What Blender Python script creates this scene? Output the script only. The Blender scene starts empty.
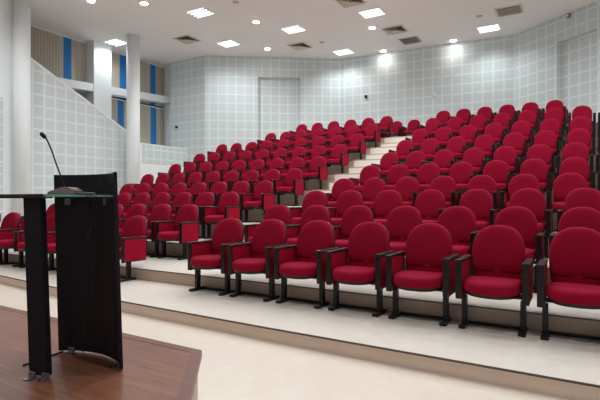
import bpy, bmesh, math, random
from mathutils import Vector, Matrix
random.seed(7)
PI = math.pi
C = bpy.context.scene.collection
K = 1.2            # metres per survey unit
FT = 1.065         # camera height above the floor in survey units

def P(u, w, t=None, z=None):
    return Vector((u*K, w*K, (t+FT)*K if z is None else z))

# ------------------------------------------------------------------ materials
def mat(name, col, rough=.6, metal=0, spec=.5, emis=None, estr=0, coat=0, trans=0, alpha=1):
    m = bpy.data.materials.new(name); m.use_nodes = True
    b = m.node_tree.nodes['Principled BSDF']
    b.inputs['Base Color'].default_value = (*col, 1)
    b.inputs['Roughness'].default_value = rough
    b.inputs['Metallic'].default_value = metal
    b.inputs['Specular IOR Level'].default_value = spec
    if coat: b.inputs['Coat Weight'].default_value = coat; b.inputs['Coat Roughness'].default_value = .15
    if trans: b.inputs['Transmission Weight'].default_value = trans
    if emis: b.inputs['Emission Color'].default_value = (*emis, 1); b.inputs['Emission Strength'].default_value = estr
    return m

def N(m, t, **kw):
    n = m.node_tree.nodes.new(t)
    for k, v in kw.items(): setattr(n, k, v)
    return n
def Lk(m, a, b): m.node_tree.links.new(a, b)
def BS(m): return m.node_tree.nodes['Principled BSDF']
def math_(m, op, a, b=None, c=None):
    n = N(m, 'ShaderNodeMath', operation=op)
    for i, v in enumerate((a, b, c)):
        if v is None: continue
        if isinstance(v, (int, float)): n.inputs[i].default_value = v
        else: Lk(m, v, n.inputs[i])
    return n.outputs[0]
def mix_(m, fac, a, b):
    n = N(m, 'ShaderNodeMix', data_type='RGBA')
    if isinstance(fac, (int, float)): n.inputs[0].default_value = fac
    else: Lk(m, fac, n.inputs[0])
    for i, v in ((6, a), (7, b)):
        if isinstance(v, tuple): n.inputs[i].default_value = (*v, 1)
        else: Lk(m, v, n.inputs[i])
    return n.outputs[2]
def objco(m): return N(m, 'ShaderNodeTexCoord').outputs['Object']
def noise_(m, vec, scale, detail=3, rough=.5):
    n = N(m, 'ShaderNodeTexNoise'); n.inputs['Scale'].default_value = scale
    n.inputs['Detail'].default_value = detail; n.inputs['Roughness'].default_value = rough
    Lk(m, vec, n.inputs['Vector']); return n.outputs['Fac']
def scale_(m, vec, s):
    n = N(m, 'ShaderNodeMapping'); n.inputs['Scale'].default_value = s
    Lk(m, vec, n.inputs['Vector']); return n.outputs[0]
def bump_(m, h, st=.2, d=.01):
    n = N(m, 'ShaderNodeBump'); n.inputs['Strength'].default_value = st; n.inputs['Distance'].default_value = d
    Lk(m, h, n.inputs['Height']); Lk(m, n.outputs[0], BS(m).inputs['Normal'])

def noisy(name, c1, c2, scale, rough, bump=0, **kw):
    m = mat(name, c1, rough, **kw); v = objco(m); n = noise_(m, v, scale)
    Lk(m, mix_(m, n, c1, c2), BS(m).inputs['Base Color'])
    if bump: bump_(m, n, bump, .004)
    return m

def acoustic(name):
    """white perforated gypsum tiles 0.37 m square with plain seams"""
    m = mat(name, (.8, .82, .83), .75)
    s = N(m, 'ShaderNodeSeparateXYZ'); Lk(m, objco(m), s.inputs[0])
    T = .366
    def cell(o, off):
        f = math_(m, 'FRACT', math_(m, 'ADD', math_(m, 'DIVIDE', o, T), off))
        d = math_(m, 'ABSOLUTE', math_(m, 'SUBTRACT', f, .5))     # .5 on the seam
        r = N(m, 'ShaderNodeMapRange', interpolation_type='SMOOTHSTEP'); Lk(m, d, r.inputs[0])
        r.inputs[1].default_value = .385; r.inputs[2].default_value = .44
        return r.outputs[0]
    seam = math_(m, 'MAXIMUM', cell(s.outputs[0], .5), cell(s.outputs[2], .5))
    # perforation dots inside each tile
    def dots(o):
        f = math_(m, 'FRACT', math_(m, 'MULTIPLY', o, 1/.0305))
        return math_(m, 'ABSOLUTE', math_(m, 'SUBTRACT', f, .5))
    r2 = math_(m, 'ADD', math_(m, 'POWER', dots(s.outputs[0]), 2), math_(m, 'POWER', dots(s.outputs[2]), 2))
    dot = math_(m, 'LESS_THAN', r2, .06)
    tile = mix_(m, dot, (.665, .72, .72), (.54, .59, .60))
    n = noise_(m, objco(m), .6, 2)
    base = mix_(m, seam, tile, (.77, .835, .85))
    dark = mix_(m, math_(m, 'MULTIPLY', n, .22), base, (.5, .56, .58))
    Lk(m, dark, BS(m).inputs['Base Color'])
    return m

def wood_stage():
    m = mat('stage_wood', (.25, .09, .06), .36, spec=.45)
    co = objco(m); s = N(m, 'ShaderNodeSeparateXYZ'); Lk(m, co, s.inputs[0])
    PW = .16
    row = math_(m, 'FLOOR', math_(m, 'DIVIDE', s.outputs[1], PW))
    off = math_(m, 'FRACT', math_(m, 'MULTIPLY', math_(m, 'SINE', math_(m, 'MULTIPLY', row, 12.9898)), 43758.5))
    col = math_(m, 'FLOOR', math_(m, 'ADD', math_(m, 'DIVIDE', s.outputs[0], 1.2), off))
    rnd = math_(m, 'FRACT', math_(m, 'MULTIPLY', math_(m, 'SINE', math_(m, 'ADD', math_(m, 'MULTIPLY', row, 78.23), math_(m, 'MULTIPLY', col, 37.7))), 24634.6))
    g = noise_(m, scale_(m, co, (2.2, 26, 1)), 1.0, 6, .65)
    big = noise_(m, scale_(m, co, (1, 3, 1)), 1.6, 3)
    ramp = N(m, 'ShaderNodeValToRGB'); Lk(m, g, ramp.inputs[0])
    ramp.color_ramp.elements[0].position = .3; ramp.color_ramp.elements[0].color = (.115, .035, .018, 1)
    ramp.color_ramp.elements[1].position = .72; ramp.color_ramp.elements[1].color = (.37, .15, .08, 1)
    c = mix_(m, math_(m, 'MULTIPLY', rnd, .55), ramp.outputs[0], (.15, .045, .028))
    c = mix_(m, math_(m, 'MULTIPLY', big, .4), c, (.34, .14, .085))
    fy = math_(m, 'ABSOLUTE', math_(m, 'SUBTRACT', math_(m, 'FRACT', math_(m, 'DIVIDE', s.outputs[1], PW)), .5))
    seam = math_(m, 'GREATER_THAN', fy, .487)
    c = mix_(m, math_(m, 'MULTIPLY', seam, .55), c, (.05, .015, .01))
    Lk(m, c, BS(m).inputs['Base Color']); bump_(m, g, .08, .003)
    return m

def fabric(name, c1, c2):
    m = mat(name, c1, .85, spec=.12); co = objco(m)
    n = noise_(m, co, 6, 3); f = noise_(m, co, 260, 2)
    Lk(m, mix_(m, n, c1, c2), BS(m).inputs['Base Color']); bump_(m, f, .25, .002)
    return m

def striped(name, c1, c2, freq, axis=0):
    m = mat(name, c1, .7); s = N(m, 'ShaderNodeSeparateXYZ'); Lk(m, objco(m), s.inputs[0])
    w = math_(m, 'FRACT', math_(m, 'MULTIPLY', s.outputs[axis], freq))
    r = N(m, 'ShaderNodeMapRange', interpolation_type='SMOOTHSTEP'); Lk(m, w, r.inputs[0])
    r.inputs[1].default_value = .55; r.inputs[2].default_value = .95
    k = math_(m, 'MULTIPLY', r.outputs[0], noise_(m, scale_(m, objco(m), (1.7, 1.7, .05)), 2, 1))
    Lk(m, mix_(m, k, c1, c2), BS(m).inputs['Base Color']); return m

M = dict(
    acoustic=acoustic('perforated_tile_wall'),
    plaster=noisy('white_plaster', (.88, .91, .92), (.84, .88, .90), 1.2, .7),
    ceiling=noisy('ceiling_paint', (.86, .83, .81), (.82, .79, .77), .6, .85),
    floor=noisy('cream_vinyl_floor', (.85, .76, .665), (.76, .66, .555), 9, .32, spec=.45),
    tread=noisy('cream_vinyl_tread', (.82, .755, .68), (.74, .67, .60), 9, .35, spec=.4),
    riser=noisy('shaded_beige_riser', (.52, .40, .32), (.44, .33, .26), 5, .45),  # beige darkened for the shade under the seats, reused on half-step nosings
    riser_low=noisy('pale_riser_laminate', (.80, .64, .53), (.72, .56, .46), 5, .45),
    aisle_riser=noisy('cream_step_riser', (.80, .745, .67), (.72, .66, .59), 6, .5),
    nosing=mat('dark_step_nosing', (.09, .07, .06), .5),
    stage=wood_stage(),
    stage_edge=noisy('stage_edge_wood', (.22, .08, .05), (.14, .045, .03), 12, .4),
    skirt=striped('ribbed_cream_skirt', (.62, .56, .46), (.28, .24, .18), 18, 0),
    red=fabric('crimson_fabric', (.31, .0022, .025), (.225, .0015, .019)),
    redp=fabric('crimson_panel_fabric', (.36, .0025, .025), (.28, .002, .020)),
    black=noisy('black_satin_plastic', (.007, .006, .007), (.012, .009, .010), 14, .3, spec=.3),
    blackm=mat('black_painted_steel', (.008, .008, .009), .4, spec=.3),
    navy=noisy('black_lacquered_board', (.0045, .0045, .010), (.007, .006, .013), 3, .45, spec=.3),
    glass=mat('tinted_glass', (.10, .30, .24), .04, trans=.75, spec=.6),
    chrome=mat('brushed_metal', (.32, .34, .40), .25, metal=1),
    micbase=mat('microphone_base_enamel', (.30, .22, .22), .2, metal=.6, coat=.5),
    tag=mat('pale_bracket_plate', (.26, .24, .32), .4),
    beige=striped('beige_blind_fabric', (.50, .45, .36), (.30, .26, .20), 9, 0),
    blue=striped('blue_blind_fabric', (.012, .19, .52), (.006, .12, .38), 9, 0),
    dark=mat('dark_window_recess', (.05, .045, .04), .7),
    tube=mat('fluorescent_tube_glow', (1, 1, 1), .5, emis=(.90, .96, 1), estr=2.2),
    lamp=mat('downlight_glow', (1, 1, 1), .5, emis=(1, .97, .92), estr=45),
    white=mat('white_enamel', (.82, .82, .80), .4),
    refl=mat('mirror_reflector', (.30, .36, .42), .5),
    vent=mat('vent_cream_enamel', (.66, .62, .54), .5),
    ventgrey=mat('vent_grey_enamel', (.34, .34, .34), .5),
    ventdark=mat('vent_dark_throat', (.10, .08, .05), .8),
)

# ------------------------------------------------------------------ mesh helpers
def obj(name, bm, m, parent=None, loc=None, smooth=False, angle=None):
    me = bpy.data.meshes.new(name)
    bmesh.ops.recalc_face_normals(bm, faces=bm.faces)
    bm.to_mesh(me); bm.free()
    for mm in (m if isinstance(m, (list, tuple)) else [m]): me.materials.append(mm)
    if smooth:
        for p in me.polygons: p.use_smooth = True
    o = bpy.data.objects.new(name, me); C.objects.link(o)
    if parent: o.parent = parent
    if loc is not None: o.location = loc
    return o
def tag(o, label=None, cat=None, group=None, kind=None):
    if label: o['label'] = label
    if cat: o['category'] = cat
    if group: o['group'] = group
    if kind: o['kind'] = kind
    return o
def empty(name, loc=(0, 0, 0), rz=0):
    o = bpy.data.objects.new(name, None); o.empty_display_size = .1
    C.objects.link(o); o.location = loc; o.rotation_euler = (0, 0, rz); return o
def box(bm, x0, x1, y0, y1, z0, z1, bev=0, mi=0, seg=2):
    r = bmesh.ops.create_cube(bm, size=1)
    vs = r['verts']
    bmesh.ops.scale(bm, vec=(x1-x0, y1-y0, z1-z0), verts=vs)
    bmesh.ops.translate(bm, vec=((x0+x1)/2, (y0+y1)/2, (z0+z1)/2), verts=vs)
    fs = list({f for v in vs for f in v.link_faces})
    for f in fs: f.material_index = mi
    if bev:
        es = list({e for v in vs for e in v.link_edges})
        bmesh.ops.bevel(bm, geom=es, offset=bev, segments=seg, affect='EDGES', profile=.5)
def bx(*a, **k):
    bm = bmesh.new(); box(bm, *a, **k); return bm
def prism(bm, poly, z0, z1, mi_side=0, mi_top=0):
    """poly: list of (x,y)"""
    b = [bm.verts.new((x, y, z0)) for x, y in poly]; t = [bm.verts.new((x, y, z1)) for x, y in poly]
    f = bm.faces.new(t); f.material_index = mi_top
    f = bm.faces.new(b[::-1]); f.material_index = mi_side
    n = len(poly)
    for i in range(n):
        f = bm.faces.new((b[i], b[(i+1) % n], t[(i+1) % n], t[i])); f.material_index = mi_side
def tube(bm, pts, r, n=8, closed_ends=True):
    rings = []
    pts = [Vector(p) for p in pts]
    rr = r if isinstance(r, (list, tuple)) else [r]*len(pts)
    prev = None
    for i, p in enumerate(pts):
        d = (pts[min(i+1, len(pts)-1)] - pts[max(i-1, 0)]).normalized()
        a = prev if prev is not None else (Vector((0, 0, 1)) if abs(d.z) < .9 else Vector((1, 0, 0)))
        x = d.cross(a).normalized(); y = x.cross(d).normalized(); prev = y
        rings.append([bm.verts.new(p + x*math.cos(2*PI*k/n)*rr[i] + y*math.sin(2*PI*k/n)*rr[i]) for k in range(n)])
    for a, b in zip(rings, rings[1:]):
        for k in range(n): bm.faces.new((a[k], a[(k+1) % n], b[(k+1) % n], b[k]))
    bm.faces.new(rings[0][::-1]); bm.faces.new(rings[-1])
def smoothpath(pts, n=6):
    pts = [Vector(p) for p in pts]; out = []
    for i in range(len(pts)-1):
        p0 = pts[max(i-1, 0)]; p1 = pts[i]; p2 = pts[i+1]; p3 = pts[min(i+2, len(pts)-1)]
        for k in range(n):
            t = k/n
            out.append(.5*((2*p1) + (p2-p0)*t + (2*p0-5*p1+4*p2-p3)*t*t + (3*p1-p0-3*p2+p3)*t**3))
    out.append(pts[-1]); return out
def pad(bm, outline, centre, rings, fn):
    """rings: list of (scale, offset); fn(a,b,offset)->xyz; closed pad from a planar outline"""
    R = []
    ca, cb = centre
    for sc, off in rings:
        R.append([bm.verts.new(fn(ca+(a-ca)*sc, cb+(b-cb)*sc, off)) for a, b in outline])
    n = len(outline)
    for r0, r1 in zip(R, R[1:]):
        for k in range(n): bm.faces.new((r0[k], r0[(k+1) % n], r1[(k+1) % n], r1[k]))
    c0 = bm.verts.new(fn(ca, cb, rings[0][1])); c1 = bm.verts.new(fn(ca, cb, rings[-1][1]))
    for k in range(n):
        bm.faces.new((R[0][(k+1) % n], R[0][k], c0)); bm.faces.new((R[-1][k], R[-1][(k+1) % n], c1))

# ------------------------------------------------------------------ survey
ROW_T = [-.206, -.071, .125, .342, .62, .939, 1.299, 1.671, 2.051, 2.416]
ROW_W = [4.0 + .9956*i for i in range(11)]
DEPTH = .755
PLAT_Z = [(t - DEPTH + FT)*K for t in ROW_T]
PLAT_W = [2.9, 3.80, 4.85] + [ROW_W[i-1] + .05 for i in range(3, 10)]
TC = 5.0
CEIL_Z = (TC+FT)*K
cD0 = (-1.66, 15.53); cC0 = (-7.30, 15.05); cB0 = (-11.18, 12.26); cA0 = (-12.87, 12.26); cD1 = (.45, 13.93); cD2 = (4.2, 11.11)
ROOM = [(-12.2, -4.5), (4.2, -4.5), cD2, cD1, cD0, cC0, cB0, (-12.2, 12.26)]

def clip(poly, a, b):                   # keep a <= w <= b
    def half(pl, f):
        out = []
        for i in range(len(pl)):
            p, q = pl[i], pl[(i+1) % len(pl)]; fp, fq = f(p), f(q)
            if fp >= 0: out.append(p)
            if (fp >= 0) != (fq >= 0):
                k = fp/(fp-fq); out.append((p[0]+(q[0]-p[0])*k, p[1]+(q[1]-p[1])*k))
        return out
    return half(half(poly, lambda p: p[1]-a), lambda p: b-p[1])

def struct(name, bm, m, **k):
    o = obj(name, bm, m, **k); o['kind'] = 'structure'; return o

# floor & ceiling
def sc(poly): return [(x*K, y*K) for x, y in poly]
bm = bmesh.new(); prism(bm, sc([(-14.2, -4.8), (4.5, -4.8), (4.5, 16.2), (-14.2, 16.2)]), -.15, 0)
struct('floor', bm, M['floor'])
bm = bmesh.new(); prism(bm, sc([(-14.2, -4.8), (4.5, -4.8), (4.5, 16.2), (-14.2, 16.2)]), CEIL_Z, CEIL_Z+.2)
struct('ceiling', bm, M['ceiling'])

# seating platforms: treads cream, risers beige (upper ones darkened for seat shade), each with a dark nosing strip
front = [(-12.2, 3.62), (-9.0, 3.36), (-6.3, 3.13), (-4.0, 2.935), (-2.0, 2.885), (.1, 2.865), (4.2, 2.90)]
for i in range(10):
    w0 = PLAT_W[i]; w1 = PLAT_W[i+1] if i < 9 else 99
    poly = clip(ROOM, w0, w1); lim = [-12.2]*3+[-9.3]+[-9.7]*4+[-8.75, -8.2]
    if i > 2:
        poly = [(b, a) for a, b in clip([(b, a) for a, b in poly], lim[i], 99)][::1]
    if i == 0: poly = front + [(4.2, PLAT_W[1]), (-12.2, PLAT_W[1])]
    bm = bmesh.new(); prism(bm, sc(poly), 0, PLAT_Z[i], 1, 0)
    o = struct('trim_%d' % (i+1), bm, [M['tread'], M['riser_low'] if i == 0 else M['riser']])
    bm = bmesh.new()
    if i == 0:
        for p, q in zip(front, front[1:]):
            a = P(*p, z=PLAT_Z[0]); b = P(*q, z=PLAT_Z[0])
            tube(bm, [a+Vector((0, -.004, -.008)), b+Vector((0, -.004, -.008))], .008, 6)
    else:
        xs = [p[0] for p in poly if abs(p[1]-w0) < 1e-6]
        box(bm, min(xs)*K, max(xs)*K, w0*K-.006, w0*K, PLAT_Z[i]-.014, PLAT_Z[i])
    obj('nosing', bm, M['nosing'], o)
# half steps in the centre aisle
for i in range(3, 10):
    zt = (PLAT_Z[i]+PLAT_Z[i-1])/2; w0 = PLAT_W[i]
    bm = bmesh.new(); box(bm, -4.52*K, -3.62*K, w0*K-.34, w0*K-.012, PLAT_Z[i-1], zt); box(bm, -4.52*K, -3.62*K, w0*K-.012, w0*K-.0065, PLAT_Z[i-1], PLAT_Z[i]-.03)
    bm.normal_update()
    for f in bm.faces: f.material_index = 0 if f.normal.z > .5 else 1
    o = struct('trim_%d' % (i+8), bm, [M['tread'], M['aisle_riser']])
    bm = bmesh.new(); box(bm, -4.52*K, -3.62*K, w0*K-.346, w0*K-.34, zt-.03, zt); box(bm, -4.52*K, -3.62*K, w0*K-.012, w0*K-.0065, PLAT_Z[i]-.03, PLAT_Z[i])
    obj('nosing', bm, M['riser'], o)

# ------------------------------------------------------------------ walls
def wall(name, p, q, z0=0, z1=CEIL_Z, recess=None, m=None, thick=.2):
    """p->q with the room on the left-hand side seen from above reversed: outside is +y local"""
    a = Vector((p[0]*K, p[1]*K, 0)); b = Vector((q[0]*K, q[1]*K, 0)); d = b-a; Ln = d.length
    bm = bmesh.new()
    if recess:
        x0, x1, zt, dep = recess
        box(bm, 0, x0, 0, thick, z0, z1); box(bm, x1, Ln, 0, thick, z0, z1)
        box(bm, x0, x1, 0, thick, zt, z1); box(bm, x0, x1, dep, thick+dep, z0, zt)
    else: box(bm, 0, Ln, 0, thick, z0, z1)
    o = struct(name, bm, m or M['acoustic'], loc=a); o.rotation_euler = (0, 0, math.atan2(d.y, d.x))
    return o
wall('wall_back_left', cA0, cB0)
# recess on the angled wall: pixels 258..300 of the photograph lie 1.48..2.75 units along
dB = math.hypot(cC0[0]-cB0[0], cC0[1]-cB0[1])
wall('wall_back_angled', cB0, cC0, recess=(1.84*K, 3.32*K, (4.30+FT)*K, .16))
wall('wall_back', cC0, cD0)
wall('wall_right_angled', cD0, cD2, recess=(1.42*K, 2.56*K, (4.32+FT)*K, .16))
wall('wall_right', cD2, (4.2, -4.5), m=M['plaster'])
wall('wall_front', (4.2, -4.5), (-12.2, -4.5), m=M['plaster'])
# door-sized recess frame edge on the right rear wall handled as a shallow framed panel
def corner_post(u, w):
    bm = bmesh.new(); box(bm, u*K-.03, u*K+.03, w*K-.03, w*K+.03, 0, CEIL_Z); return bm

# left side: solid wall forward of the first column with a perforated panel let into it
bm = bmesh.new(); box(bm, -12.5*K, -12.2*K, -4.5*K, 6.55*K, 0, CEIL_Z)
struct('wall_left', bm, M['plaster'])
def along_left(name, u, poly, thick, m, org=(0, 0)):
    """polygon (w,z) standing in the plane u, local x runs along +w"""
    bm = bmesh.new()
    f0 = [bm.verts.new((a*K-org[0]*K, 0, z-org[1])) for a, z in poly]; f1 = [bm.verts.new((a*K-org[0]*K, thick, z-org[1])) for a, z in poly]
    bm.faces.new(f0); bm.faces.new(f1[::-1]); n = len(poly)
    for i in range(n): bm.faces.new((f0[i], f1[i], f1[(i+1) % n], f0[(i+1) % n]))
    o = struct(name, bm, m, loc=(u*K, org[0]*K, org[1])); o.rotation_euler = (0, 0, PI/2); return o
Z = lambda t: (t+FT)*K
along_left('wall_left_panel', -12.18, [(-1, .4), (6.12, .4), (6.12, Z(2.5)), (-1, Z(2.5))], .02, M['acoustic'])
along_left('wall_left_slope', -12.2, [(6.6, 0), (9.85, 0), (9.85, Z(2.07)), (6.6, Z(3.72))], .25, M['acoustic'])
# pale coping along the sloped top
along_left('trim_30', -12.19, [(6.6, Z(3.72)), (9.85, Z(2.07)), (9.85, Z(2.13)), (6.6, Z(3.78))], .3, M['plaster'])
bm = bmesh.new(); box(bm, -13.6*K, -12.0*K, 9.86*K, 12.25*K, 0, Z(1.80)); struct('wall_left_low', bm, M['plaster'])
along_left('trim_31', -11.985, [(10.24, Z(1.17)), (12.2, Z(1.17)), (12.2, Z(1.77)), (10.24, Z(1.77))], .018, M['acoustic'], (10.24, Z(1.165)))
# outer wall behind the blinds
bm = bmesh.new(); box(bm, -13.95*K, -13.6*K, 5.5*K, 12.9*K, 0, CEIL_Z); struct('wall_left_outer', bm, M['dark'])
bm = bmesh.new(); box(bm, -13.6*K, -12.5*K, 6.3*K, 6.55*K, 0, CEIL_Z); struct('wall_left_return', bm, M['plaster'])
bm = bmesh.new(); box(bm, -13.6*K, -12.87*K, 12.56*K, 12.8*K, 0, CEIL_Z); struct('wall_left_corner', bm, M['plaster'])
# beam and pilaster of the window wall
bt = lambda w: Z(3.58+.057*(w-8.26)); along_left('trim_32', -13.12, [(6.56, bt(6.56)-.30), (12.55, bt(12.55)-.28), (12.55, bt(12.55)), (6.56, bt(6.56))], .4, M['plaster'])
bm = bmesh.new(); box(bm, -13.58*K, -13.1*K, 9.28*K, 9.93*K, 0, CEIL_Z, bev=.01); struct('trim_33', bm, M['plaster'])
# two round columns
def column(u, w, r, name):
    bm = bmesh.new(); bmesh.ops.create_cone(bm, segments=40, radius1=r, radius2=r, depth=CEIL_Z, cap_ends=True)
    bmesh.ops.translate(bm, vec=(0, 0, CEIL_Z/2), verts=bm.verts)
    o = struct(name, bm, M['plaster'], loc=(u*K, w*K, 0)); 
    for p in o.data.polygons: p.use_smooth = abs(p.normal.z) < .5
    return o
column(-12.05, 6.50, .235, 'trim_34')
column(-11.75, 9.68, .235, 'trim_35')

# blinds: vertical slats with one blue strip each
def blind(w0, w1, z0, z1, b0, b1, label):
    root = empty('vertical_blind', (-13.5*K, (w0+w1)/2*K, z0)); tag(root, label, 'blind', 'vertical blinds of the left window wall')
    root.rotation_euler = (0, 0, PI/2)
    cx = (w0+w1)/2
    def slats(a, b, name, m):
        bm = bmesh.new(); x = (a-cx)*K; e = (b-cx)*K; n = max(1, round((e-x)/.11)); s_ = (e-x)/n
        for k in range(n):
            x0 = x+k*s_; x1 = x0+s_*1.02
            pr = [(x0, .022), ((x0+x1)/2, -.004), (x1, -.018)]
            lo = [bm.verts.new((p, q, .03)) for p, q in pr]; hi = [bm.verts.new((p, q, z1-z0-.05)) for p, q in pr]
            for j in range(2): bm.faces.new((lo[j], lo[j+1], hi[j+1], hi[j]))
        obj(name, bm, m, root)
    slats(w0, b0, 'slats', M['beige']); slats(b0, b1, 'blue_strip', M['blue']); slats(b1, w1, 'slats', M['beige'])
    obj('headrail', bx((w0-cx)*K, (w1-cx)*K, -.03, .03, z1-z0-.05, z1-z0-.005), M['white'], root)
zu0, zu1 = Z(3.45), CEIL_Z-.005
zl0, zl1 = Z(1.82), Z(3.42)
blind(6.60, 9.26, zu0, zu1, 8.51, 8.77, 'wide beige vertical blind with a blue strip beside the large left column, under the ceiling')
blind(9.95, 11.30, zu0, zu1, 10.54, 10.81, 'beige and blue vertical blind above the beam, between pilaster and slim column')
blind(11.34, 12.52, zu0, zu1, 11.86, 12.12, 'beige and blue vertical blind above the beam, right of the slim column')
blind(6.60, 9.26, zl0, zl1, 7.4, 7.66, 'beige vertical blind below the beam, mostly hidden behind the sloped wall')
blind(9.95, 11.30, zl0, zl1, 10.45, 10.71, 'beige and blue vertical blind below the beam, between pilaster and slim column')
blind(11.34, 12.52, zl0, zl1, 11.88, 12.15, 'beige and blue vertical blind below the beam, right of the slim column')

# ------------------------------------------------------------------ stage
ST = .324
spoly = [(-11.9, 1.88), (-1.70, 1.84), (-1.32, 1.36), (-.42, .26), (-.42, -4.45), (-11.9, -4.45)]
def inset(poly, d):
    out = []; n = len(poly)
    for i in range(n):
        p0, p1, p2 = Vector(poly[i-1]), Vector(poly[i]), Vector(poly[(i+1) % n])
        e1 = (p1-p0).normalized(); e2 = (p2-p1).normalized()
        n1 = Vector((e1.y, -e1.x)); n2 = Vector((e2.y, -e2.x)); b = (n1+n2); b = b/b.dot(n1)
        out.append(tuple(p1 + b*d))
    return out
stage = empty('stage_platform', (0, 0, 0)); tag(stage, 'low stage with polished red-brown wood floor and ribbed cream skirt', 'stage')
bm = bmesh.new(); prism(bm, sc(inset(spoly, .055)), ST-.04, ST); obj('deck', bm, M['stage'], stage)
outer = spoly; inn = inset(spoly, .055)
bm = bmesh.new()
for i in range(len(outer)):
    j = (i+1) % len(outer); q = sc([outer[i], outer[j], inn[j], inn[i]]); prism(bm, q, ST-.04, ST+.002)
obj('edge_border', bm, M['stage_edge'], stage)
sk = inset(spoly, .02); sk2 = inset(spoly, .04)
bm = bmesh.new()
for i in range(len(sk)):
    j = (i+1) % len(sk)
    a = Vector((*sk[i], 0))*K; b = Vector((*sk[j], 0))*K; d = (b-a); L_ = d.length; d.normalize(); nrm = Vector((-d.y, d.x, 0))
    n = int(L_/.07); prev = None; mid = (Vector((*sk2[i], 0))-Vector((*sk[i], 0)))*K
    for k in range(n+1):
        p = a + d*(L_*k/n)
        for off in ((0, .0), (.62, 0), (.7, .012), (.92, .012)):
            if k == n and off[0] > 0: break
            pp = p + d*(L_/n*off[0]) - nrm*off[1]
            lo = bm.verts.new((pp.x, pp.y, 0)); hi = bm.verts.new((pp.x, pp.y, ST-.04))
            if prev: bm.faces.new((prev[0], lo, hi, prev[1]))
            prev = (lo, hi)
obj('skirt', bm, M['skirt'], stage)

# ------------------------------------------------------------------ lectern
lect = empty('lectern', P(-2.05, 1.35, z=ST)); tag(lect, 'black lectern with tall curved front panel, central post and glass top on the stage', 'lectern')
Lx, Ly = -2.05*K, 1.35*K
def lp(u, w, z): return (u*K-Lx, w*K-Ly, z-ST)
PT = 1.430
base = [(-2.315, 1.435), (-2.25, 1.478), (-2.16, 1.505), (-2.07, 1.513), (-1.985, 1.503), (-1.905, 1.475), (-1.815, 1.418)]
bs = smoothpath([(a, b, 0) for a, b in base], 4)
bm = bmesh.new(); grid = []
for kz in range(5):
    z = ST + .012 + (PT-ST-.012)*kz/4; sh = -.043*kz/4
    fr = []; bk = []
    for i, p in enumerate(bs):
        d = (bs[min(i+1, len(bs)-1)]-bs[max(i-1, 0)]).normalized(); nn = Vector((-d.y, d.x, 0))
        fr.append(bm.verts.new(lp(p.x+sh, p.y, z))); q = p + nn*.016; bk.append(bm.verts.new(lp(q.x+sh, q.y, z)))
    grid.append((fr, bk))
for (f0, b0), (f1, b1) in zip(grid, grid[1:]):
    for i in range(len(f0)-1):
        bm.faces.new((f0[i], f0[i+1], f1[i+1], f1[i])); bm.faces.new((b0[i+1], b0[i], b1[i], b1[i+1]))
    bm.faces.new((f0[0], f1[0], b1[0], b0[0])); bm.faces.new((f0[-1], b0[-1], b1[-1], f1[-1]))
for (f, b) in (grid[0], grid[-1]):
    for i in range(len(f)-1): bm.faces.new((f[i], b[i], b[i+1], f[i+1]))
obj('front_panel', bm, M['navy'], lect)
# post
bm = bmesh.new()
lo = [(-2.115, 1.172), (-2.018, 1.200), (-2.026, 1.228), (-2.123, 1.200)]
vb = [bm.verts.new(lp(a, b, ST+.012)) for a, b in lo]; vt = [bm.verts.new(lp(a-.05, b, 1.289)) for a, b in lo]
bm.faces.new(vb[::-1]); bm.faces.new(vt)
for i in range(4): bm.faces.new((vb[i], vb[(i+1) % 4], vt[(i+1) % 4], vt[i]))
bmesh.ops.bevel(bm, geom=list(bm.edges), offset=.003, segments=2, affect='EDGES')
obj('post', bm, M['navy'], lect)
# glass top
bm = bmesh.new()
gp = [lp(a, b, 0)[:2] for a, b in [(-2.33, 1.075), (-1.835, 1.075), (-1.835, 1.40), (-1.93, 1.455), (-2.10, 1.485), (-2.24, 1.465), (-2.33, 1.41)]]
prism(bm, gp, 1.2895-ST, 1.302-ST)
bmesh.ops.bevel(bm, geom=[e for e in bm.edges], offset=.002, segments=2, affect='EDGES')
obj('glass_top', bm, M['glass'], lect)
# dark carrier rail under the near edge of the glass
bm = bmesh.new(); a = lp(-2.33, 1.080, 1.286); b = lp(-2.0, 1.080, 1.286)
box(bm, a[0], -1.835*K-Lx, 1.07*K-Ly, 1.075*K-Ly-.001, 1.287-ST, 1.303-ST); box(bm, a[0], b[0], a[1]-.002, a[1]+.02, a[2]-.004, a[2]+.0033); box(bm, b[0]-.05, b[0], a[1], a[1]+.16, a[2]-.004, a[2]+.0033)
obj('rail', bm, M['blackm'], lect)
# brackets
def bracket(u, w, z, rz, flat):
    bm = bmesh.new()
    if flat: box(bm, -.017, .017, -.003, .003, -.02, .02, bev=.002)
    else:
        box(bm, -.022, .022, -.004, .004, 0, .035, bev=.002); box(bm, -.022, .022, -.04, 0, 0, .005, bev=.001)
        tube(bm, [(0, -.024, .004), (0, -.024, .01)], .006, 8)
    o = obj('bracket', bm, M['tag'] if flat else M['chrome'], lect, loc=lp(u, w, z)); o.rotation_euler = (0, 0, rz)
bracket(-2.270, 1.455, 1.262, .5, True); bracket(-2.040, 1.508, 1.262, -.05, True)
bracket(-2.255, 1.468, ST+.001, .4, False); bracket(-1.875, 1.455, ST+.001, -.35, False)
bracket(-2.085, 1.170, ST+.001, .28, False); bracket(-2.02, 1.192, ST+.001, .28, False)
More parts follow.
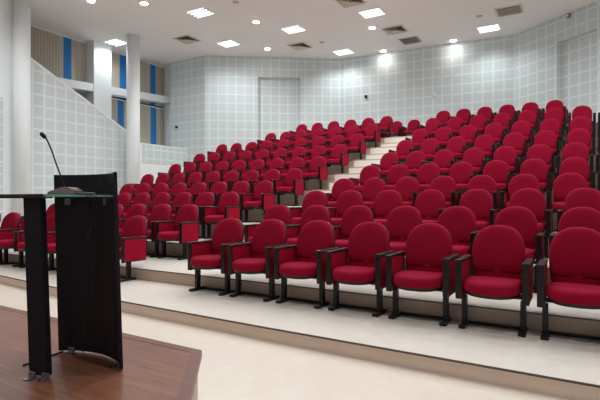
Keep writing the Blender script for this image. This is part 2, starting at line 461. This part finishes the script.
# cable looped on the inner face of the panel
bm = bmesh.new()
pth = smoothpath([lp(-2.13, 1.49, 1.28), lp(-2.12, 1.48, 1.20), lp(-2.07, 1.485, 1.155), lp(-2.12, 1.48, 1.12), lp(-2.17, 1.475, 1.06), lp(-2.13, 1.48, 1.03), lp(-2.11, 1.49, 1.10), lp(-2.14, 1.49, .8), lp(-2.16, 1.47, ST+.02)], 6)
tube(bm, pth, .004, 6); obj('cable', bm, M['blackm'], lect)

# microphone
mx, my = -2.045, 1.30
mic = empty('gooseneck_microphone', P(mx, my, z=1.302)); tag(mic, 'slim black gooseneck microphone on a wedge base, standing on the glass lectern top', 'microphone')
bm = bmesh.new()
pr = [(-.075, 0), (.075, 0), (.075, .028), (.04, .042), (.01, .044), (-.075, .014)]
v0 = [bm.verts.new((x, -.055, z)) for x, z in pr]; v1 = [bm.verts.new((x, .055, z)) for x, z in pr]
bm.faces.new(v0[::-1]); bm.faces.new(v1)
for i in range(6): bm.faces.new((v0[i], v0[(i+1) % 6], v1[(i+1) % 6], v1[i]))
bmesh.ops.bevel(bm, geom=list(bm.edges), offset=.005, segments=3, affect='EDGES')
o = obj('base', bm, M['micbase'], mic); o.rotation_euler = (0, 0, .535)
bm = bmesh.new(); nk = smoothpath([(0,0,.038)]+[(-.6*d, -.8*d, z) for d, z in ((.019,.094),(.045,.172),(.07,.252),(.092,.305),(.098,.314))], 7)
tube(bm, nk, .0042, 8); obj('gooseneck', bm, M['blackm'], mic, smooth=True)
bm = bmesh.new(); d0 = Vector((-.6*.095, -.8*.095, .310)); dd = Vector((-.6*.029, -.8*.029, .032)).normalized()
tube(bm, [d0+dd*x for x in (0, .004, .012, .03, .037, .040)], [.006, .0095, .012, .012, .009, .003], 14)
obj('microphone_head', bm, M['black'], mic, smooth=True)
bm = bmesh.new(); tube(bm, smoothpath([(.06, .03, .014), (.10, .05, .007), (.15, .055, .007), (.20, .04, .007)], 6), .006, 6)
obj('cable', bm, M['micbase'], mic, smooth=True)
# floor cable
bm = bmesh.new(); tube(bm, smoothpath([P(-2.27, 1.23, z=ST+.006), P(-2.28, 1.33, z=ST+.006), P(-2.30, 1.45, z=ST+.006)], 8), .005, 6)
tag(obj('floor_cable', bm, M['blackm'], smooth=True), 'thin black cable lying on the stage beside the lectern post', 'cable')

# ------------------------------------------------------------------ chair prototype
def arch(wb, wm, z0, z1, zs, n=14, ex=2.4):
    """backrest outline: bottom half-width wb, widest wm, straight to zs, then superellipse to z1"""
    o = [(-wb+.03, z0), (0, z0-.004), (wb-.03, z0), (wb, z0+.03)]
    o += [(wm, zs)]
    for k in range(1, n):
        th = PI/2*k/n
        o.append((wm*math.cos(th)**(2/ex), zs+(z1-zs)*math.sin(th)**(2/ex)))
    o.append((0, z1))
    o += [(-a, b) for a, b in o[::-1] if a > 0 and b > z0+.001 and b < z1]
    return o
def make_chair():
    r = empty('auditorium_chair')
    H = DEPTH*K
    # backrest
    out = arch(.222, .231, .475, H, .64, 14, 2.4)
    def bf(a, b, off):
        lean = -.115*(1-(b-.42)/(H-.42)); curve = -.035*(a/.24)**2 + .035
        return (a, lean+curve-off, b)
    bm = bmesh.new(); pad(bm, out, (0, .68), [(.955, -.01), (1.0, .012), (1.0, .045), (.965, .066), (.88, .078), (.6, .084), (.3, .086)], bf)
    back = obj('backrest', bm, M['red'], r, smooth=True)
    bm = bmesh.new(); pad(bm, arch(.219, .227, .46, H-.006, .64, 8, 2.4), (0, .68), [(.9, -.042), (.99, -.034), (1.0, -.014), (.97, .0)], bf)
    obj('back_shell', bm, M['black'], back, smooth=True)
    lo = [(-.20, .40), (.20, .40), (.218, .47), (.21, .505), (-.21, .505), (-.218, .47)]
    bm = bmesh.new(); pad(bm, lo, (0, .45), [(.95, -.01), (1, .01), (1, .04), (.92, .058), (.5, .064)], bf)
    obj('lumbar_pad', bm, M['red'], back, smooth=True)
    # seat
    so = []; n = 36
    for k in range(n):
        th = 2*PI*k/n; cx, sy = math.cos(th), math.sin(th)
        ex = 2.5 if sy < 0 else 5
        x = .238*abs(cx)**(2/ex)*(1 if cx >= 0 else -1); y = .25*abs(sy)**(2/ex)*(1 if sy >= 0 else -1)
        so.append((x, y-.375))
    def sf(a, b, off):
        t = (b+.375)/.25                     # -1 front, 1 back
        return (a, b, .345+off - .012*max(0, -t)**2 - .012*max(0, t))
    bm = bmesh.new(); pad(bm, so, (0, -.375), [(.93, 0), (.985, .012), (1.0, .035), (1.0, .062), (.97, .084), (.90, .097), (.7, .103), (.35, .103)], sf)
    seat = obj('seat', bm, M['red'], r, smooth=True)
    bm = bmesh.new(); pad(bm, so, (0, -.375), [(.85, -.03), (.93, -.022), (.95, .003)], sf)
    obj('seat_pan', bm, M['black'], seat)
    # side panels
    for sx in (-1, 1):
        x = .270*sx
        bm = bx(x-.025, x+.025, -.474, -.10, .275, .588, bev=.008)
        arm = obj('armrest', bm, M['redp'], r)
        bm = bmesh.new()
        box(bm, x-.029, x+.029, -.495, -.472, .262, .596, bev=.007)
        box(bm, x-.028, x+.028, -.102, -.084, .31, .596, bev=.005)
        box(bm, x-.027, x+.027, -.474, -.10, .265, .278, bev=.004)
        obj('arm_frame', bm, M['black'], arm)
        obj('arm_cap', bx(x-.032, x+.032, -.508, -.07, .590, .615, bev=.010, seg=3), M['black'], arm)
        xl = .243*sx
        lg = obj('leg', bx(xl-.022, xl+.022, -.40, -.335, .02, .277, bev=.004), M['blackm'], r)
        obj('foot', bx(xl-.03, xl+.03, -.505, -.248, 0, .03, bev=.009), M['blackm'], lg)
    bm = bmesh.new(); box(bm, -.245, .245, -.39, -.345, .29, .325, bev=.004); box(bm, -.26, .26, -.17, -.14, .36, .40, bev=.004)
    obj('seat_frame', bm, M['blackm'], r)
    obj('floor_rail', bx(-.22, .22, -.30, -.265, .004, .028, bev=.004), M['blackm'], r)
    return r
proto = make_chair()
def copy_tree(o, parent=None):
    c = o.copy(); C.objects.link(c)
    if parent: c.parent = parent
    for ch in list(o.children): copy_tree(ch, c)
    return c
ORD = ['first', 'second', 'third', 'fourth', 'fifth', 'sixth', 'seventh', 'eighth', 'ninth', 'tenth', 'eleventh', 'twelfth']
RROW = [  # start u of the aisle seat, pitch, count
    (-3.290, .5445, 8), (-3.315, .553, 8), (-3.325, .559, 8), (-3.345, .537, 8), (-3.28, .533, 8), (-3.27, .532, 8),
    (-3.28, .542, 8), (-3.24, .540, 8), (-3.205, .539, 8), (-3.20, .533, 6)]
LROW = [
    (-4.79, .575, 8), (-4.87, .545, 8), (-4.92, .523, 8), (-4.93, .533, 8), (-4.90, .531, 9), (-4.90, .541, 9),
    (-4.87, .553, 9), (-4.85, .558, 9), (-4.85, .559, 7), (-4.82, .572, 6)]
first = True
def place(u, i, label, group, w=None, z=None):
    global first
    o = proto if first else copy_tree(proto); first = False
    o.location = ((u+.022)*K, (ROW_W[i] if w is None else w)*K, PLAT_Z[min(i, 9)])
    tag(o, label, 'chair', group); return o
ADJ = ['red theatre chair', 'crimson upholstered chair']
for i in range(10):
    u0, p, n = RROW[i]
    rn = 'front row' if i == 0 else '%s row' % ORD[i]
    for j in range(n):
        if j == 0: lb = 'red chair of the %s, right block, directly beside the centre aisle' % rn
        elif j == n-1: lb = 'red chair of the %s, right block, farthest right from the aisle' % rn
        else: lb = 'red chair of the %s, right block, %s seat from the centre aisle' % (rn, ORD[j])
        place(u0+p*j, i, lb, 'red chairs of the right seating block')
    u0, p, n = LROW[i]
    for j in range(n):
        if j == 0: lb = 'red chair of the %s, left block, directly beside the centre aisle' % rn
        elif j == n-1: lb = 'red chair of the %s, left block, farthest left from the aisle' % rn
        else: lb = 'red chair of the %s, left block, %s seat from the centre aisle' % (rn, ORD[j])
        place(u0-p*j, i, lb, 'red chairs of the left seating block')
for k in range(12):
    u = -4.87+.553*(k-3)
    if k == 3: lb = 'red chair of the last row at the head of the aisle, left one'
    elif k == 4: lb = 'red chair of the last row at the head of the aisle, right one'
    else: lb = 'red chair of the last row against the back wall, %s seat from its left end' % ORD[k]
    place(u, 10, lb, 'red chairs of the last row by the back wall')

# ------------------------------------------------------------------ ceiling fittings
def spot(loc, e, size=2.2, blend=.9, col=(1, .96, .9), name='downlight_lamp', r=.08):
    l = bpy.data.lights.new(name, 'SPOT'); l.energy = e; l.spot_size = size; l.spot_blend = blend; l.shadow_soft_size = r; l.color = col
    o = bpy.data.objects.new(name, l); C.objects.link(o); o.location = loc; return o
TROFF = 185
def troffer_proto():
    r = empty('ceiling_light'); hx, hy = .36, .31
    bm = bmesh.new()
    for a in ((-hx, hx, -hy, -hy+.025), (-hx, hx, hy-.025, hy), (-hx, -hx+.025, -hy+.025, hy-.025), (hx-.025, hx, -hy+.025, hy-.025)):
        box(bm, *a, -.02, 0)
    obj('frame', bm, M['white'], r)
    obj('reflector', bx(-hx+.026, hx-.026, -hy+.026, hy-.026, -.006, -.001), M['refl'], r)
    for k in range(4):
        y = -.225+.15*k; bm = bmesh.new()
        tube(bm, [(-hx+.03, y, -.026), (hx-.03, y, -.026)], .019, 8); obj('tube', bm, M['tube'], r, smooth=True)
    for k in range(3):
        y = -.15+.15*k
        obj('louvre', bx(-hx+.03, hx-.03, y-.003, y+.003, -.04, -.007), M['refl'], r)
    return r
tp = troffer_proto(); tf = True
TR = [(-8.70, 9.36, 'four-tube ceiling light nearest the left downlights, left of centre'),
      (-9.66, 11.69, 'four-tube ceiling light above the narrow left part of the back wall'),
      (-7.21, 11.69, 'four-tube ceiling light between the round downlight and a cream air vent'),
      (-4.77, 11.74, 'four-tube ceiling light above the centre aisle'),
      (-6.87, 14.36, 'four-tube ceiling light closest to the back wall over the left block'),
      (-2.27, 14.56, 'four-tube ceiling light near the right end of the back wall'),
      (-12.65+.25, 9.76-.0, 'four-tube ceiling light by the window blinds, beside the slim column'),
      (-6.3, 9.36, None), (-3.6, 9.0, None), (-8.7, 6.9, None), (-5.5, 6.9, None), (-2.3, 9.2, None), (.5, 9.2, None), (-2.3, 6.6, None), (.8, 6.6, None),
      (-10.6, 4.6, None), (-8.0, 4.4, None), (-5.2, 4.4, None), (-2.4, 4.2, None), (.4, 4.2, None), (2.6, 5.5, None), (-6.5, 1.6, None), (-3.0, 1.4, None), (.6, 1.4, None), (-.1, 11.7, None), (2.3, 9.0, None)]
for k, (u, w, lb) in enumerate(TR):
    o = tp if tf else copy_tree(tp); tf = False
    o.location = P(u, w, z=CEIL_Z)
    if k == 6: o.location = P(-12.65, 9.76, z=CEIL_Z)
    spot(P(u if k != 6 else -12.65, w, z=CEIL_Z-.06), TROFF*(.5 if k == 6 else .62 if w > 14 else 1), 2.85 if w < 14 else 2.5, .9, (.92, .98, 1), 'ceiling_light_lamp', .05)
    tag(o, lb or 'four-tube ceiling light outside the view over the front of the hall', 'ceiling light', 'square four-tube ceiling lights')

def down_proto():
    r = empty('downlight')
    bm = bmesh.new(); bmesh.ops.create_cone(bm, segments=28, radius1=.13, radius2=.145, depth=.02, cap_ends=True)
    bmesh.ops.translate(bm, vec=(0, 0, -.01), verts=bm.verts); obj('trim_ring', bm, M['white'], r)
    bm = bmesh.new(); bmesh.ops.create_cone(bm, segments=24, radius1=.10, radius2=.105, depth=.008, cap_ends=True)
    bmesh.ops.translate(bm, vec=(0, 0, -.025), verts=bm.verts); obj('lens', bm, M['lamp'], r)
    return r
dp = down_proto(); df = True
DL = [(-10.55, 7.39, 'round downlight at the top left, near the large column'), (-9.52, 8.18, 'round downlight left of the nearest four-tube light'),
      (-7.81, 10.65, 'round downlight in the middle of the ceiling between two four-tube lights'), (-8.88, 12.75, 'round downlight close to the top of the angled back wall'),
      (-5.17, 12.76, 'round downlight beside a cream air vent above the aisle'), (-5.66, 14.93, 'round downlight washing the back wall behind the aisle'),
      (-3.40, 15.08, 'round downlight washing the back wall over the right block'),
      (-4.0, 9.6, 'round downlight at the very top edge of the view')]
for u, w, lb in DL:
    o = dp if df else copy_tree(dp); df = False
    o.location = P(u, w, z=CEIL_Z); tag(o, lb, 'downlight', 'round recessed downlights')
    spot(P(u, w, z=CEIL_Z-.06), 14)

def vent(u, w, lb, m='vent', grille=False, s=.37):
    r = empty('air_vent', P(u, w, z=CEIL_Z)); tag(r, lb, 'air vent', 'square ceiling air vents')
    def ring(bm, a, b, z0, z1):
        q0 = [bm.verts.new((sx*a, sy*a, z0)) for sx, sy in ((-1, -1), (1, -1), (1, 1), (-1, 1))]
        q1 = [bm.verts.new((sx*b, sy*b, z1)) for sx, sy in ((-1, -1), (1, -1), (1, 1), (-1, 1))]
        for i in range(4): bm.faces.new((q0[i], q0[(i+1) % 4], q1[(i+1) % 4], q1[i]))
    bm = bmesh.new(); ring(bm, s+.03, s-.03, -.004, -.03); ring(bm, s-.03, s-.035, -.03, -.004); obj('frame', bm, M[m], r)
    obj('throat', bx(-s+.04, s-.04, -s+.04, s-.04, -.004, -.001), M['ventdark'], r)
    for k in range(4):
        a = s-.075-k*.075
        if grille:
            y = -s+.09+k*.18*(s/.37)
            for q in range(2):
                yy = y+q*.09; bm = bmesh.new(); box(bm, -s+.045, s-.045, yy-.003, yy+.02, -.04, -.034); obj('slat', bm, M[m], r)
        else:
            bm = bmesh.new(); ring(bm, a+.03, a-.012, -.048, -.008); obj('slat', bm, M[m], r)
vent(-10.53, 10.73, 'cream square ceiling vent nearest the window wall')
vent(-7.82, 13.07, 'cream square ceiling vent above the angled back wall')
vent(-4.95, 10.75, 'cream square ceiling vent cut by the top edge of the view')
vent(-4.67, 13.26, 'cream square ceiling vent between the aisle light and the back wall')
vent(-4.56, 14.40, 'grey louvred ceiling grille close to the back wall', 'ventgrey', True, .33)
vent(-1.60, 13.46, 'cream louvred ceiling vent above the right block', 'vent', True, .37)
def disc(u, w, lb, r=.11):
    bm = bmesh.new(); bmesh.ops.create_cone(bm, segments=24, radius1=r*.8, radius2=r, depth=.03, cap_ends=True)
    o = obj('ceiling_speaker', bm, M['ventgrey'] if r > .1 else M['white'], loc=P(u, w, z=CEIL_Z-.015)); tag(o, lb, 'speaker', 'small round ceiling speakers')
M['ventgrey2'] = mat('speaker_grille', (.45, .43, .42), .7)
for u, w, lb in ((-7.47, 9.33, 'small grey round ceiling speaker right of the nearest four-tube light'), (-7.04, 13.14, 'small grey round ceiling speaker beside the angled wall vent'), (-2.34, 13.46, 'small grey round ceiling speaker left of the right-hand vent')):
    bm = bmesh.new(); bmesh.ops.create_cone(bm, segments=24, radius1=.09, radius2=.11, depth=.02, cap_ends=True)
    o = obj('ceiling_speaker', bm, M['ventgrey2'], loc=P(u, w, z=CEIL_Z-.01)); tag(o, lb, 'ceiling speaker', 'small round ceiling speakers')

# wall devices
def device(name, p, q, along, t, size, m, lb, cat, dep=.04):
    a = Vector((p[0]*K, p[1]*K, 0)); b = Vector((q[0]*K, q[1]*K, 0)); d = (b-a).normalized(); n = Vector((d.y, -d.x, 0))
    r = empty(name, a+d*along*K+Vector((0, 0, Z(t)))); r.rotation_euler = (0, 0, math.atan2(d.y, d.x)); tag(r, lb, cat)
    sx, sz = size
    obj('housing', bx(-sx/2, sx/2, -dep, 0, -sz/2, sz/2, bev=min(sx, sz)*.12), M[m], r)
    bm = bmesh.new(); tube(bm, [(0, -dep-.012, 0), (0, -dep+.002, 0)], min(sx, sz)*.28, 12); obj('lens' if m == 'blackm' else 'switch', bm, M['black'] if m == 'blackm' else M['plaster'], r)
device('wall_sensor', cA0, cB0, .34, 2.61, (.10, .10), 'blackm', 'small black wall sensor on the left part of the back wall', 'sensor', .07)
device('wall_sensor', cC0, cD0, .94, 3.56, (.10, .12), 'blackm', 'small black wall sensor on the back wall above the aisle', 'sensor', .07)
device('switch_plate', cC0, cD0, 3.24, 3.40, (.16, .16), 'white', 'white switch plate on the back wall above the right block', 'switch plate', .02)
device('wall_sensor', cD0, cD1, 1.81, 4.90, (.12, .12), 'tag', 'grey sprinkler bracket under the ceiling on the right angled wall', 'sprinkler', .10)

# ------------------------------------------------------------------ camera, world, colour
cam = bpy.data.cameras.new('camera'); co = bpy.data.objects.new('camera', cam); C.objects.link(co)
co.location = (0, 0, FT*K); co.rotation_euler = (PI/2, 0, math.radians(30.871))
cam.sensor_width = 36; cam.lens = 467.04/600*36; cam.shift_y = -.87/600; cam.clip_start = .05
bpy.context.scene.camera = co
wd = bpy.data.worlds.new('world'); bpy.context.scene.world = wd; wd.use_nodes = True
wd.node_tree.nodes['Background'].inputs[0].default_value = (.8, .85, .9, 1); wd.node_tree.nodes['Background'].inputs[1].default_value = .3
s = bpy.context.scene
s.view_settings.view_transform = 'Standard'; s.view_settings.look = 'None'
s.view_settings.exposure = .22; s.view_settings.gamma = 1
s.cycles.use_denoising = True
s.cycles.max_bounces = 8; s.cycles.diffuse_bounces = 5
s.cycles.sample_clamp_indirect = 6
